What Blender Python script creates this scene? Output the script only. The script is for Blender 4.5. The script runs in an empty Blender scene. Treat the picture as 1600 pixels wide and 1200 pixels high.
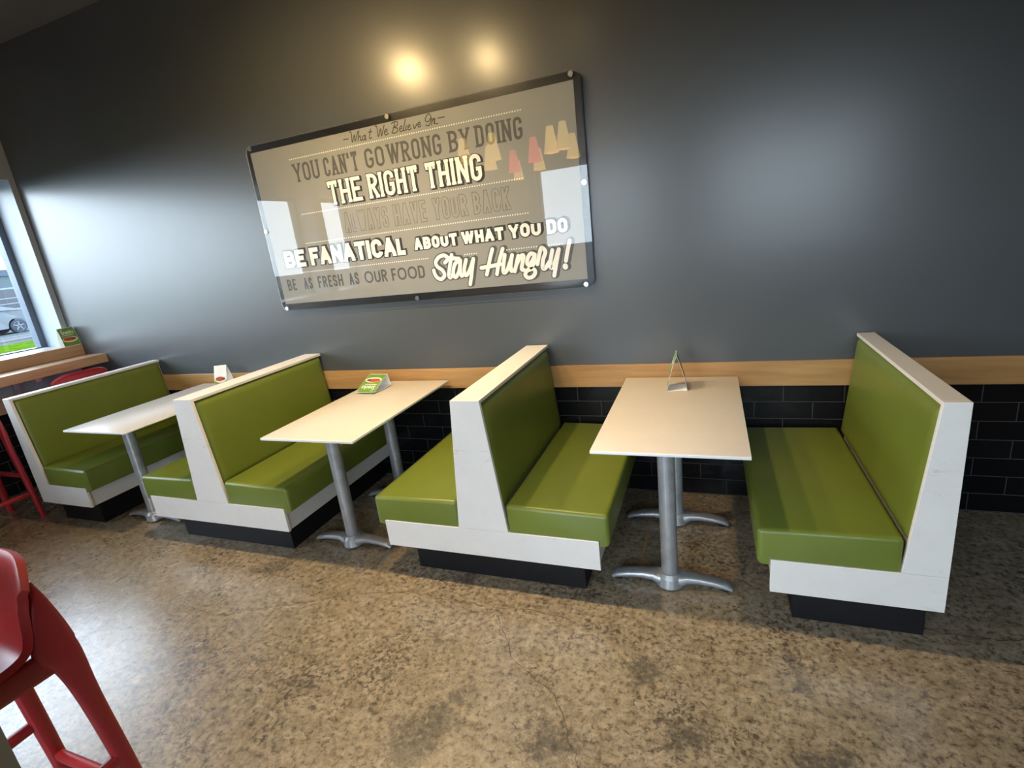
import bpy, bmesh, math, random
from mathutils import Matrix, Vector
random.seed(7)
SC = bpy.context.scene
COL = SC.collection

# ------------------------------------------------------------------ camera
cam_data = bpy.data.cameras.new('camera')
cam_data.sensor_width = 36.0
cam_data.lens = 799.40 / 1600 * 36.0
cam_data.clip_start = 0.02
cam_data.clip_end = 400
camera = bpy.data.objects.new('camera', cam_data)
COL.objects.link(camera)
_X = Matrix.Rotation(math.radians(74.1835), 3, 'X')
_Z = Matrix.Rotation(math.radians(22.0886), 3, 'Z')
_R = Matrix.Rotation(math.radians(-6.868), 3, 'Z')
camera.matrix_world = Matrix.Translation((2.992, -2.9545, 1.6065)) @ (_Z @ _X @ _R).to_4x4()
SC.camera = camera

# ------------------------------------------------------------------ view and exposure
SC.view_settings.view_transform = 'Standard'
SC.view_settings.look = 'None'
SC.view_settings.gamma = 1.0
SC.view_settings.use_curve_mapping = False
SC.view_settings.exposure = 1.0

# ------------------------------------------------------------------ overcast sky
SKY = 6.5
w = bpy.data.worlds.new('overcast_sky')
SC.world = w
w.use_nodes = True
nt = w.node_tree
nt.nodes.clear()
o_ = nt.nodes.new('ShaderNodeOutputWorld')
b_ = nt.nodes.new('ShaderNodeBackground')
tc_ = nt.nodes.new('ShaderNodeTexCoord')
sp_ = nt.nodes.new('ShaderNodeSeparateXYZ')
rp_ = nt.nodes.new('ShaderNodeValToRGB')
rp_.color_ramp.elements[0].position = 0.0
rp_.color_ramp.elements[0].color = (0.80, 0.91, 1.0, 1)
rp_.color_ramp.elements[1].position = 0.7
rp_.color_ramp.elements[1].color = (0.62, 0.76, 0.95, 1)
nt.links.new(tc_.outputs['Generated'], sp_.inputs[0])
nt.links.new(sp_.outputs['Z'], rp_.inputs[0])
nt.links.new(rp_.outputs[0], b_.inputs[0])
b_.inputs[1].default_value = SKY
nt.links.new(b_.outputs[0], o_.inputs[0])

# room dimensions
XL, XR, YF, ZC = -2.54, 8.6, -5.0, 3.5
WIN_LEFT = [(-3.71, -0.045), (-4.88, -3.90)]          # y ranges of the side windows
WIN_ZL, WIN_ZH = 1.13, 2.57
WIN_FRONT = [(0.55, 2.30, 0.25), (3.0, 4.9, 1.30)]  # x range and sill height of each shop-front window

def portal(name, loc, rot, sx, sy):
    l = bpy.data.lights.new(name, 'AREA')
    l.shape = 'RECTANGLE'
    l.size, l.size_y = sx, sy
    l.cycles.is_portal = True
    o = bpy.data.objects.new(name, l)
    o.location, o.rotation_euler = loc, rot
    COL.objects.link(o)

for a, b in WIN_LEFT:
    portal('daylight_portal', (-3.02, (a + b) / 2, (WIN_ZL + WIN_ZH) / 2), (0, math.radians(-90), 0), WIN_ZH - WIN_ZL, b - a)
for a, b, zs in WIN_FRONT:
    portal('daylight_portal', ((a + b) / 2, YF - 0.28, (zs + WIN_ZH) / 2), (math.radians(90), 0, 0), b - a, WIN_ZH - zs)

# ------------------------------------------------------------------ materials
def new_mat(name):
    m = bpy.data.materials.new(name)
    m.use_nodes = True
    n = m.node_tree
    return m, n, n.nodes['Principled BSDF']

def noise(n, scale, detail=3, rough=0.5, stretch=None, coord='Object', dist=0.0):
    tc = n.nodes.new('ShaderNodeTexCoord')
    src = tc.outputs[coord]
    if stretch:
        mp = n.nodes.new('ShaderNodeMapping')
        mp.inputs['Scale'].default_value = stretch
        n.links.new(src, mp.inputs[0])
        src = mp.outputs[0]
    t = n.nodes.new('ShaderNodeTexNoise')
    t.inputs['Scale'].default_value = scale
    t.inputs['Detail'].default_value = detail
    t.inputs['Roughness'].default_value = rough
    t.inputs['Distortion'].default_value = dist
    n.links.new(src, t.inputs[0])
    return t.outputs[0]

def ramp(n, src, stops):
    r = n.nodes.new('ShaderNodeValToRGB')
    e = r.color_ramp.elements
    while len(e) < len(stops):
        e.new(0.5)
    for k, (p, c) in enumerate(stops):
        e[k].position = p
        e[k].color = (*c, 1) if len(c) == 3 else c
    n.links.new(src, r.inputs[0])
    return r.outputs[0]

def mix(n, a, b, fac, mode='MIX'):
    x = n.nodes.new('ShaderNodeMix')
    x.data_type = 'RGBA'
    x.blend_type = mode
    for s, sock in ((fac, x.inputs[0]), (a, x.inputs[6]), (b, x.inputs[7])):
        if isinstance(s, (int, float)):
            sock.default_value = s
        elif isinstance(s, tuple):
            sock.default_value = (*s, 1)
        else:
            n.links.new(s, sock)
    return x.outputs[2]

def math_node(n, op, a, b=None):
    x = n.nodes.new('ShaderNodeMath')
    x.operation = op
    for s, sock in ((a, x.inputs[0]), (b, x.inputs[1])):
        if s is None:
            continue
        if isinstance(s, (int, float)):
            sock.default_value = s
        else:
            n.links.new(s, sock)
    return x.outputs[0]

def bump(n, p, src, strength, dist=0.002):
    b = n.nodes.new('ShaderNodeBump')
    b.inputs['Strength'].default_value = strength
    b.inputs['Distance'].default_value = dist
    n.links.new(src, b.inputs['Height'])
    n.links.new(b.outputs[0], p.inputs['Normal'])

def simple(name, col, rough=0.5, metal=0.0, spec=0.5, vary=0.06, scale=6.0, bump_s=0.0, bump_scale=200.0):
    m, n, p = new_mat(name)
    p.inputs['Roughness'].default_value = rough
    p.inputs['Metallic'].default_value = metal
    p.inputs['Specular IOR Level'].default_value = spec
    lo = tuple(c * (1 - vary) for c in col)
    hi = tuple(min(1, c * (1 + vary)) for c in col)
    c = ramp(n, noise(n, scale, 4, 0.6), [(0.3, lo), (0.7, hi)])
    n.links.new(c, p.inputs['Base Color'])
    if bump_s:
        bump(n, p, noise(n, bump_scale, 2), bump_s, 0.0006)
    return m

M = {}
M['laminate'] = simple('white_laminate', (0.70, 0.68, 0.645), 0.33, vary=0.03, scale=9)
def scuffed():
    m, n, p = new_mat('scuffed_white_laminate')
    c = ramp(n, noise(n, 9, 4, 0.6), [(0.3, (0.69, 0.66, 0.61)), (0.7, (0.73, 0.70, 0.65))])
    sc = math_node(n, 'ADD', math_node(n, 'MULTIPLY', noise(n, 30, 4, 0.6, (0.6, 1, 1.6), dist=0.8), 0.6), math_node(n, 'MULTIPLY', noise(n, 4, 2, 0.5), 0.4))
    f = ramp(n, sc, [(0.33, (0.30, 0.30, 0.30)), (0.39, (0, 0, 0))])
    n.links.new(mix(n, c, (0.33, 0.31, 0.28), f), p.inputs['Base Color'])
    p.inputs['Roughness'].default_value = 0.33
    return m
M['panel'] = scuffed()
M['tabletop'] = simple('table_laminate', (0.64, 0.60, 0.545), 0.3, vary=0.02, scale=14)
M['edge'] = simple('laminate_edge', (0.83, 0.82, 0.80), 0.4, vary=0.02)
M['vinyl'] = simple('green_vinyl', (0.132, 0.168, 0.022), 0.36, vary=0.05, scale=5, bump_s=0.25, bump_scale=420)
M['plinth'] = simple('black_plinth', (0.007, 0.007, 0.008), 0.5, spec=0.25, vary=0.2)
M['alu'] = simple('grey_cast_metal', (0.40, 0.415, 0.43), 0.38, metal=0.55, vary=0.12, scale=24)
M['column'] = simple('grey_steel_column', (0.36, 0.375, 0.39), 0.4, metal=0.5, vary=0.16, scale=18)
M['rubber'] = simple('black_rubber', (0.012, 0.012, 0.012), 0.8)
M['red'] = simple('red_plastic', (0.33, 0.018, 0.022), 0.38, vary=0.04)
M['taupe'] = simple('taupe_panel', (0.16, 0.125, 0.075), 0.5)
M['ceiling'] = simple('brown_grey_ceiling', (0.10, 0.085, 0.07), 0.8)
M['roomwall'] = simple('dark_room_wall', (0.11, 0.105, 0.10), 0.6)
M['frame'] = simple('blue_grey_frame', (0.10, 0.13, 0.17), 0.4, metal=0.2)
M['reveal'] = simple('painted_reveal', (0.34, 0.38, 0.42), 0.4)
M['chrome'] = simple('satin_steel', (0.75, 0.75, 0.74), 0.22, metal=1.0)
M['black'] = simple('gloss_black', (0.012, 0.012, 0.013), 0.3)
M['print_grey'] = simple('grey_print', (0.285, 0.28, 0.265), 0.6, vary=0.03, scale=3)
M['ink'] = simple('dark_grey_ink', (0.085, 0.083, 0.078), 0.6)
M['ink_script'] = simple('brown_grey_ink', (0.06, 0.052, 0.04), 0.6)
M['ink_outline'] = simple('outline_ink', (0.13, 0.12, 0.10), 0.6)
M['ink_deep'] = simple('near_black_ink', (0.022, 0.022, 0.022), 0.6)
M['ink_white'] = simple('white_ink', (0.88, 0.86, 0.82), 0.6)
M['card'] = simple('white_card', (0.82, 0.83, 0.80), 0.55)
M['card_green'] = simple('green_card', (0.13, 0.27, 0.035), 0.4)
M['card_dark'] = simple('dark_green_card', (0.035, 0.075, 0.02), 0.4)
M['bowl'] = simple('cream_bowl', (0.75, 0.66, 0.48), 0.5)
M['chili'] = simple('red_food', (0.42, 0.06, 0.03), 0.5, vary=0.5, scale=160)
M['brown_food'] = simple('brown_food', (0.10, 0.045, 0.02), 0.5)
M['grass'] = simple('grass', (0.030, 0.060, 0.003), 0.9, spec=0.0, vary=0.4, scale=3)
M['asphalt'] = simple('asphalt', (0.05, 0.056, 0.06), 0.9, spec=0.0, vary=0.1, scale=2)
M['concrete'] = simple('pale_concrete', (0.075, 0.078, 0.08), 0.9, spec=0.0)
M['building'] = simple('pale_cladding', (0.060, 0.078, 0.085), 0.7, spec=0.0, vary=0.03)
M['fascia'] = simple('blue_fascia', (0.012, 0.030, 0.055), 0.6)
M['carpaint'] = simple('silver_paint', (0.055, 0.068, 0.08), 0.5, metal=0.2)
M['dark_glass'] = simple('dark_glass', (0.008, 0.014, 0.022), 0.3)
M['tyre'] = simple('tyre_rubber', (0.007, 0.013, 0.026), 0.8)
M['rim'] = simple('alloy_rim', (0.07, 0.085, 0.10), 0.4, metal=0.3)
M['steel_dark'] = simple('dark_steel', (0.05, 0.05, 0.055), 0.4, metal=0.6)

def glow(name, col, strength):
    m, n, p = new_mat(name)
    p.inputs['Base Color'].default_value = (*col, 1)
    p.inputs['Emission Color'].default_value = (*col, 1)
    p.inputs['Emission Strength'].default_value = strength
    return m
M['bulb'] = glow('warm_bulb', (1.0, 0.72, 0.36), 12.0)
M['lens'] = glow('spotlight_lens', (1.0, 0.72, 0.34), 400.0)
M['lens_bright'] = glow('bright_spotlight_lens', (1.0, 0.70, 0.32), 560.0)

M['shade_yellow'] = glow('lit_yellow_shade', (0.80, 0.52, 0.16), 3.5)
M['shade_red'] = glow('lit_red_shade', (0.75, 0.07, 0.09), 3.5)

def glass_mat(name, tint=(0.96, 0.98, 0.99), ior=1.5):
    m = bpy.data.materials.new(name)
    m.use_nodes = True
    n = m.node_tree
    n.nodes.clear()
    out = n.nodes.new('ShaderNodeOutputMaterial')
    tr = n.nodes.new('ShaderNodeBsdfTransparent')
    tr.inputs[0].default_value = (*tint, 1)
    gl = n.nodes.new('ShaderNodeBsdfGlossy')
    gl.inputs['Roughness'].default_value = 0.0
    fr = n.nodes.new('ShaderNodeFresnel')
    fr.inputs[0].default_value = ior
    geo = n.nodes.new('ShaderNodeNewGeometry')
    inv = math_node(n, 'SUBTRACT', 1.0, geo.outputs['Backfacing'])
    f = math_node(n, 'MULTIPLY', fr.outputs[0], inv)
    mx = n.nodes.new('ShaderNodeMixShader')
    n.links.new(f, mx.inputs[0])
    n.links.new(tr.outputs[0], mx.inputs[1])
    n.links.new(gl.outputs[0], mx.inputs[2])
    n.links.new(mx.outputs[0], out.inputs[0])
    return m
M['glass'] = glass_mat('window_glass')
M['sign_glass'] = glass_mat('sign_glass', (0.97, 0.975, 0.97), 1.62)
M['glass_edge'] = simple('polished_glass_edge', (0.55, 0.60, 0.58), 0.2)

def wall_paint():
    m, n, p = new_mat('semi_gloss_charcoal_paint')
    big = noise(n, 0.9, 3, 0.5)
    col = ramp(n, big, [(0.3, (0.054, 0.060, 0.063)), (0.7, (0.066, 0.071, 0.074))])
    n.links.new(col, p.inputs['Base Color'])
    p.inputs['Roughness'].default_value = 0.46
    p.inputs['Specular IOR Level'].default_value = 0.32
    p.inputs['Coat Roughness'].default_value = 0.26
    p.inputs['Coat Weight'].default_value = 1.0
    p.inputs['Coat IOR'].default_value = 1.43
    bump(n, p, noise(n, 60, 2, 0.5), 0.10, 0.001)
    return m
M['wall'] = wall_paint()

def wood(name, axis, c0, c1):
    m, n, p = new_mat(name)
    st = [14.0, 14.0, 14.0]
    st[axis] = 0.9
    a = noise(n, 1.6, 5, 0.6, tuple(st), dist=0.6)
    b = noise(n, 1.2, 2, 0.5)
    fac = math_node(n, 'ADD', math_node(n, 'MULTIPLY', a, 0.65), math_node(n, 'MULTIPLY', b, 0.35))
    n.links.new(ramp(n, fac, [(0.36, c0), (0.62, c1)]), p.inputs['Base Color'])
    p.inputs['Roughness'].default_value = 0.38
    return m
M['rail'] = wood('maple_rail', 0, (0.30, 0.15, 0.045), (0.46, 0.265, 0.10))
M['ledge'] = wood('maple_ledge', 1, (0.42, 0.25, 0.14), (0.55, 0.35, 0.20))

def tiles(name, horiz, shift):
    m, n, p = new_mat(name)
    tc = n.nodes.new('ShaderNodeTexCoord')
    sx = n.nodes.new('ShaderNodeSeparateXYZ')
    n.links.new(tc.outputs['Object'], sx.inputs[0])
    cx = n.nodes.new('ShaderNodeCombineXYZ')
    n.links.new(math_node(n, 'ADD', sx.outputs[horiz], shift), cx.inputs[0])
    n.links.new(math_node(n, 'SUBTRACT', sx.outputs['Z'], 0.003), cx.inputs[1])
    bt = n.nodes.new('ShaderNodeTexBrick')
    n.links.new(cx.outputs[0], bt.inputs['Vector'])
    bt.inputs['Scale'].default_value = 1.0
    bt.inputs['Mortar Size'].default_value = 0.0022
    bt.inputs['Mortar Smooth'].default_value = 0.1
    bt.inputs['Brick Width'].default_value = 0.284
    bt.inputs['Row Height'].default_value = 0.0975
    bt.offset = 0.5
    bt.inputs['Color1'].default_value = (0.004, 0.0042, 0.005, 1)
    bt.inputs['Color2'].default_value = (0.006, 0.0062, 0.007, 1)
    bt.inputs['Mortar'].default_value = (0.05, 0.05, 0.05, 1)
    n.links.new(bt.outputs[0], p.inputs['Base Color'])
    p.inputs['Specular IOR Level'].default_value = 0.22
    rr = n.nodes.new('ShaderNodeMapRange')
    n.links.new(bt.outputs['Fac'], rr.inputs[0])
    rr.inputs[3].default_value = 0.24
    rr.inputs[4].default_value = 0.9
    n.links.new(rr.outputs[0], p.inputs['Roughness'])
    h = math_node(n, 'SUBTRACT', math_node(n, 'MULTIPLY', noise(n, 24, 3, 0.55, (1, 1, 1.5)), 0.7), bt.outputs['Fac'])
    bump(n, p, h, 0.5, 0.004)
    return m
M['tile'] = tiles('black_glazed_brick_tile', 'X', -0.092)
M['tile_side'] = tiles('black_glazed_brick_tile_side', 'Y', 0.05)

STAINS = [(1.919, -1.448, .11), (2.062, -1.768, .10), (2.136, -1.66, .13), (3.273, -1.256, .11), (3.25, -1.34, .10), (2.923, -1.616, .16),
          (3.303, -1.62, .13), (1.852, -1.02, .16), (0.707, -1.155, .16), (0.198, -1.254, .05), (2.03, -1.86, .2), (2.72, -1.40, .15), (2.5, -1.75, .22)]

def floor_mat():
    m, n, p = new_mat('worn_polished_concrete')
    big = noise(n, 0.9, 4, 0.6, dist=0.4)
    mid = noise(n, 7.5, 9, 0.68, dist=0.3)
    fine = noise(n, 44, 6, 0.72)
    v = math_node(n, 'ADD', math_node(n, 'MULTIPLY', big, 0.30), math_node(n, 'MULTIPLY', noise(n, 16, 9, 0.72, dist=0.3), 0.70))
    col = ramp(n, v, [(0.34, (0.15, 0.115, 0.070)), (0.48, (0.25, 0.198, 0.128)), (0.62, (0.345, 0.285, 0.20))])
    grain = ramp(n, fine, [(0.37, (0.30, 0.28, 0.26)), (0.48, (0.93, 0.93, 0.93)), (0.64, (1.28, 1.28, 1.26))])
    col = mix(n, col, grain, 1.0, 'MULTIPLY')
    # dark pitted specks
    vor = noise(n, 46, 5, 0.62, dist=0.8)
    gate = noise(n, 2.6, 3, 0.6)
    sp = math_node(n, 'ADD', math_node(n, 'MULTIPLY', vor, 0.62), math_node(n, 'MULTIPLY', gate, 0.38))
    spk = ramp(n, sp, [(0.395, (0.85, 0.85, 0.85)), (0.445, (0, 0, 0))])
    col = mix(n, col, (0.055, 0.044, 0.034), spk)
    # worn stains with a shape of their own
    tc = n.nodes.new('ShaderNodeTexCoord')
    wn = n.nodes.new('ShaderNodeTexNoise')
    wn.inputs['Scale'].default_value = 7.0
    wn.inputs['Detail'].default_value = 4
    n.links.new(tc.outputs['Object'], wn.inputs[0])
    wo = n.nodes.new('ShaderNodeVectorMath')
    wo.operation = 'MULTIPLY_ADD'
    n.links.new(wn.outputs[1], wo.inputs[0])
    wo.inputs[1].default_value = (0.34, 0.34, 0.0)
    wo.inputs[2].default_value = (-0.17, -0.17, 0.0)
    wa = n.nodes.new('ShaderNodeVectorMath')
    n.links.new(wo.outputs[0], wa.inputs[0])
    n.links.new(tc.outputs['Object'], wa.inputs[1])
    tot = None
    for (x, y, r) in STAINS:
        d = n.nodes.new('ShaderNodeVectorMath')
        d.operation = 'DISTANCE'
        n.links.new(wa.outputs[0], d.inputs[0])
        d.inputs[1].default_value = (x, y, 0)
        k = math_node(n, 'SUBTRACT', 1.0, math_node(n, 'DIVIDE', d.outputs['Value'], r))
        k = math_node(n, 'MAXIMUM', k, 0.0)
        tot = k if tot is None else math_node(n, 'MAXIMUM', tot, k)
    blot = noise(n, 58, 6, 0.75)
    st = math_node(n, 'MULTIPLY', math_node(n, 'POWER', tot, 0.6), blot)
    stf = ramp(n, st, [(0.29, (0, 0, 0)), (0.46, (0.72, 0.72, 0.72))])
    col = mix(n, col, (0.048, 0.042, 0.036), stf)
    n.links.new(col, p.inputs['Base Color'])
    rr = n.nodes.new('ShaderNodeMapRange')
    n.links.new(mid, rr.inputs[0])
    rr.inputs[1].default_value = 0.3
    rr.inputs[2].default_value = 0.7
    rr.inputs[3].default_value = 0.33
    rr.inputs[4].default_value = 0.22
    n.links.new(rr.outputs[0], p.inputs['Roughness'])
    p.inputs['Specular IOR Level'].default_value = 0.9
    p.inputs['Coat Weight'].default_value = 0.35
    p.inputs['Coat Roughness'].default_value = 0.24
    hb = math_node(n, 'ADD', math_node(n, 'MULTIPLY', fine, 0.5), math_node(n, 'MULTIPLY', vor, 0.5))
    bump(n, p, hb, 0.35, 0.004)
    return m
M['floor'] = floor_mat()
M['crack'] = simple('crack_shadowless_line', (0.035, 0.026, 0.02), 0.9)
M['joint'] = simple('joint_filler', (0.36, 0.20, 0.09), 0.8)

# ------------------------------------------------------------------ helpers
def link(o, parent=None):
    COL.objects.link(o)
    if parent is not None:
        o.parent = parent
    return o

def obj(name, bm, mat, parent=None, smooth=None, sub=None):
    """Link a bmesh as ONE mesh object. sub = vector taken off every vertex (to pass world coordinates under an unrotated parent)."""
    if sub is not None:
        bmesh.ops.translate(bm, verts=bm.verts, vec=-Vector(sub))
    bmesh.ops.recalc_face_normals(bm, faces=bm.faces)
    me = bpy.data.meshes.new(name)
    bm.to_mesh(me)
    bm.free()
    mats = mat if isinstance(mat, (list, tuple)) else [mat]
    for m in mats:
        me.materials.append(m)
    if smooth is not None:
        for f in me.polygons:
            f.use_smooth = True
        me.set_sharp_from_angle(angle=math.radians(smooth))
    o = bpy.data.objects.new(name, me)
    return link(o, parent)

def tag(o, label, cat, group=None):
    o['label'] = label
    o['category'] = cat
    if group:
        o['group'] = group
    return o

def thing(name, label, cat, loc=(0, 0, 0), rot=(0, 0, 0), group=None):
    o = bpy.data.objects.new(name, None)
    o.empty_display_size = 0.1
    link(o)
    o.location = loc
    o.rotation_euler = rot
    return tag(o, label, cat, group)

def struct(name, bm, mat, parent=None, smooth=None):
    o = obj(name, bm, mat, parent, smooth)
    if parent is None:
        o['kind'] = 'structure'
    return o

def dup(root, loc, rot, label, group=None):
    r = root.copy()
    COL.objects.link(r)
    r.location, r.rotation_euler = loc, rot
    r['label'] = label
    if group:
        r['group'] = group
    for ch in list(root.children):
        c = ch.copy()
        COL.objects.link(c)
        c.parent = r
        for g in list(ch.children):
            d = g.copy()
            COL.objects.link(d)
            d.parent = c
    return r

def bx(bm, x0, x1, y0, y1, z0, z1):
    vs = [bm.verts.new((x, y, z)) for z in (z0, z1) for y in (y0, y1) for x in (x0, x1)]
    a = [bm.faces.new([vs[i] for i in f]) for f in ((0, 2, 3, 1), (4, 5, 7, 6), (0, 1, 5, 4), (2, 6, 7, 3), (0, 4, 6, 2), (1, 3, 7, 5))]
    return a

def box(x0, x1, y0, y1, z0, z1, bev=0.0, seg=2):
    bm = bmesh.new()
    bx(bm, min(x0, x1), max(x0, x1), min(y0, y1), max(y0, y1), min(z0, z1), max(z0, z1))
    if bev:
        bmesh.ops.bevel(bm, geom=list(bm.edges), offset=bev, segments=seg, affect='EDGES', profile=0.5)
    return bm

def prism_xz(poly, y0, y1, bev=0.0, seg=2, bm=None):
    """polygon in the XZ plane extruded along Y."""
    own = bm is None
    bm = bm or bmesh.new()
    a = [bm.verts.new((x, y0, z)) for x, z in poly]
    b = [bm.verts.new((x, y1, z)) for x, z in poly]
    n = len(poly)
    bm.faces.new(a)
    bm.faces.new(b[::-1])
    for i in range(n):
        bm.faces.new((a[i], a[(i + 1) % n], b[(i + 1) % n], b[i]))
    bmesh.ops.recalc_face_normals(bm, faces=bm.faces)
    if bev and own:
        bmesh.ops.bevel(bm, geom=list(bm.edges), offset=bev, segments=seg, affect='EDGES', profile=0.5)
    return bm

def cyl(bm, p0, p1, r0, r1=None, seg=24, caps=True):
    r1 = r0 if r1 is None else r1
    p0, p1 = Vector(p0), Vector(p1)
    d = (p1 - p0).normalized()
    u = d.orthogonal().normalized()
    v = d.cross(u)
    ra, rb = [], []
    for i in range(seg):
        t = 2 * math.pi * i / seg
        q = u * math.cos(t) + v * math.sin(t)
        ra.append(bm.verts.new(p0 + q * r0))
        rb.append(bm.verts.new(p1 + q * r1))
    for i in range(seg):
        j = (i + 1) % seg
        bm.faces.new((ra[i], ra[j], rb[j], rb[i]))
    if caps:
        bm.faces.new(ra[::-1])
        bm.faces.new(rb)
    return bm

def sweep(bm, pts, sizes, side, seg=10, pw=3.0):
    """super-elliptic bar along pts; sizes = (half width along `side`, half depth) per point."""
    rings = []
    n = len(pts)
    for i, p in enumerate(pts):
        p = Vector(p)
        t = (Vector(pts[min(i + 1, n - 1)]) - Vector(pts[max(i - 1, 0)])).normalized()
        s = Vector(side)
        s = (s - t * s.dot(t)).normalized()
        q = t.cross(s)
        a, b = sizes[i]
        ring = []
        for k in range(seg * 2):
            th = math.pi * k / seg
            c, sn = math.cos(th), math.sin(th)
            cx = math.copysign(abs(c) ** (2 / pw), c)
            sy = math.copysign(abs(sn) ** (2 / pw), sn)
            ring.append(bm.verts.new(p + s * (a * cx) + q * (b * sy)))
        rings.append(ring)
    m = seg * 2
    for i in range(n - 1):
        for k in range(m):
            bm.faces.new((rings[i][k], rings[i][(k + 1) % m], rings[i + 1][(k + 1) % m], rings[i + 1][k]))
    bm.faces.new(rings[0][::-1])
    bm.faces.new(rings[-1])
    return bm

def catmull(pts, n=6):
    if len(pts) < 3:
        return list(pts)
    P = [pts[0]] + list(pts) + [pts[-1]]
    out = []
    for i in range(1, len(P) - 2):
        a, b, c, d = (Vector(q) for q in P[i - 1:i + 3])
        for k in range(n):
            t = k / n
            out.append(tuple(0.5 * ((2 * b) + (c - a) * t + (2 * a - 5 * b + 4 * c - d) * t * t + (3 * b - a - 3 * c + d) * t ** 3)))
    out.append(tuple(P[-2]))
    return out

SPOT = 56.0

# ================================================================== the setting
# floor (top at z = 0)
floor = struct('floor', box(XL - 0.5, XR, YF - 0.3, 0.2, -0.1, 0.0), M['floor'])
def ribbon(pts, wid, z):
    bm = bmesh.new()
    L, n = [], len(pts)
    for i, q in enumerate(pts):
        q = Vector((q[0], q[1], 0))
        a, b = pts[max(i - 1, 0)], pts[min(i + 1, n - 1)]
        t = Vector((b[0] - a[0], b[1] - a[1], 0)).normalized()
        nr = Vector((-t.y, t.x, 0))
        w_ = wid * (0.35 + 0.65 * random.random()) * (0.4 if i in (0, n - 1) else 1)
        L.append([bm.verts.new((q + nr * w_ * 0.5 * s).to_tuple()[:2] + (z,)) for s in (1, -1)])
    for i in range(n - 1):
        bm.faces.new((L[i][0], L[i + 1][0], L[i + 1][1], L[i][1]))
    return bm
def jitter(pts, step=0.02, amp=0.008):
    out = []
    for a, b in zip(pts[:-1], pts[1:]):
        d = math.hypot(b[0] - a[0], b[1] - a[1])
        k = max(1, int(d / step))
        for i in range(k):
            t = i / k
            out.append((a[0] + (b[0] - a[0]) * t + random.uniform(-amp, amp), a[1] + (b[1] - a[1]) * t + random.uniform(-amp, amp)))
    return out + [pts[-1]]
CRACKS = [[(0.565, -1.526), (0.71, -1.553), (0.889, -1.464), (1.09, -1.374), (1.346, -1.253), (1.602, -1.185), (1.887, -1.194), (2.036, -1.197)],
          [(2.068, -1.219), (2.171, -1.342), (2.241, -1.452), (2.33, -1.507), (2.451, -1.577), (2.528, -1.697), (2.598, -1.812), (2.67, -2.1)],
          [(1.627, -1.227), (1.599, -1.086)], [(2.036, -1.197), (2.25, -1.17), (2.42, -1.20)],
          [(3.754, -0.955), (3.905, -0.963), (4.043, -0.937), (4.4, -0.95)], [(3.905, -1.103), (3.968, -1.115), (4.2, -1.19)]]
for c in CRACKS:
    obj('crack', ribbon(jitter(c), 0.0032, 0.0006), M['crack'], floor)
obj('floor_joint', ribbon([(2.672, -0.02), (2.667, -0.5), (2.664, -1.02)], 0.022, 0.0005), M['joint'], floor)

# back wall: painted above, tile wainscot below, maple rail between
wb_ = box(XL - 0.5, XR, 0.012, 0.2, 0.0, ZC + 0.1)
bx(wb_, XL, XR, 0.0, 0.012, 0.8193, ZC)
struct('wall_back', wb_, M['wall'])
struct('trim_1', box(XL, XR, 0.0, 0.012, 0.0, 0.682), M['tile'])
struct('trim_2', box(XL, XR, -0.012, 0.012, 0.682, 0.8193, 0.0015), M['rail'])

# left wall with the side windows (0.46 m deep reveal)
XO = -3.0
def wall_left_bm():
    bm = bmesh.new()
    bx(bm, XO, XL, YF - 0.3, 0.012, 0.682, WIN_ZL - 0.02)
    bx(bm, XO, XL - 0.012, YF - 0.3, 0.012, 0.0, 0.682)
    bx(bm, XO, XL, YF - 0.3, 0.012, WIN_ZH, ZC)
    ys = sorted([WIN_LEFT[0][1], 0.012]), sorted([WIN_LEFT[1][1], WIN_LEFT[0][0]]), sorted([YF - 0.3, WIN_LEFT[1][0]])
    for a, b in ys:
        bx(bm, XO, XL, a, b, WIN_ZL - 0.02, WIN_ZH)
    return bm
struct('wall_left', wall_left_bm(), M['reveal'])
struct('trim_3', box(XL - 0.012, XL, YF, 0.0, 0.0, 0.682), M['tile_side'])
struct('trim_4', box(XL, XL + 0.012, YF, -0.012, 0.682, 0.8193, 0.0015), M['ledge'])
def window(name, plane, a, b, z0, z1, pos, depth=0.09, fw=0.05):
    """frame with a pane as its part; plane 'x' = window in a wall of constant x."""
    bm = bmesh.new()
    def B(u0, u1, d0, d1, w0, w1):
        if plane == 'x':
            bx(bm, d0, d1, u0, u1, w0, w1)
        else:
            bx(bm, u0, u1, d0, d1, w0, w1)
    p0, p1 = pos, pos + depth
    B(a, a + fw, p0, p1, z0, z1)
    B(b - fw, b, p0, p1, z0, z1)
    B(a + fw, b - fw, p0, p1, z1 - fw, z1)
    B(a + fw, b - fw, p0, p1, z0, z0 + 0.03)
    o = struct(name, bm, M['frame'])
    g = bmesh.new()
    bm = g
    c = (p0 + p1) / 2
    B(a + fw, b - fw, c - 0.003, c + 0.003, z0 + 0.03, z1 - fw)
    obj('pane', g, M['glass'], o)
    return o
k = 1
for a, b in WIN_LEFT:
    window('window_%d' % k, 'x', a, b, WIN_ZL - 0.02, WIN_ZH, -2.93)
    k += 1
struct('trim_5', box(XO, XL + 0.001, YF, -0.02, WIN_ZL - 0.02, WIN_ZL), M['reveal'])

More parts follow.
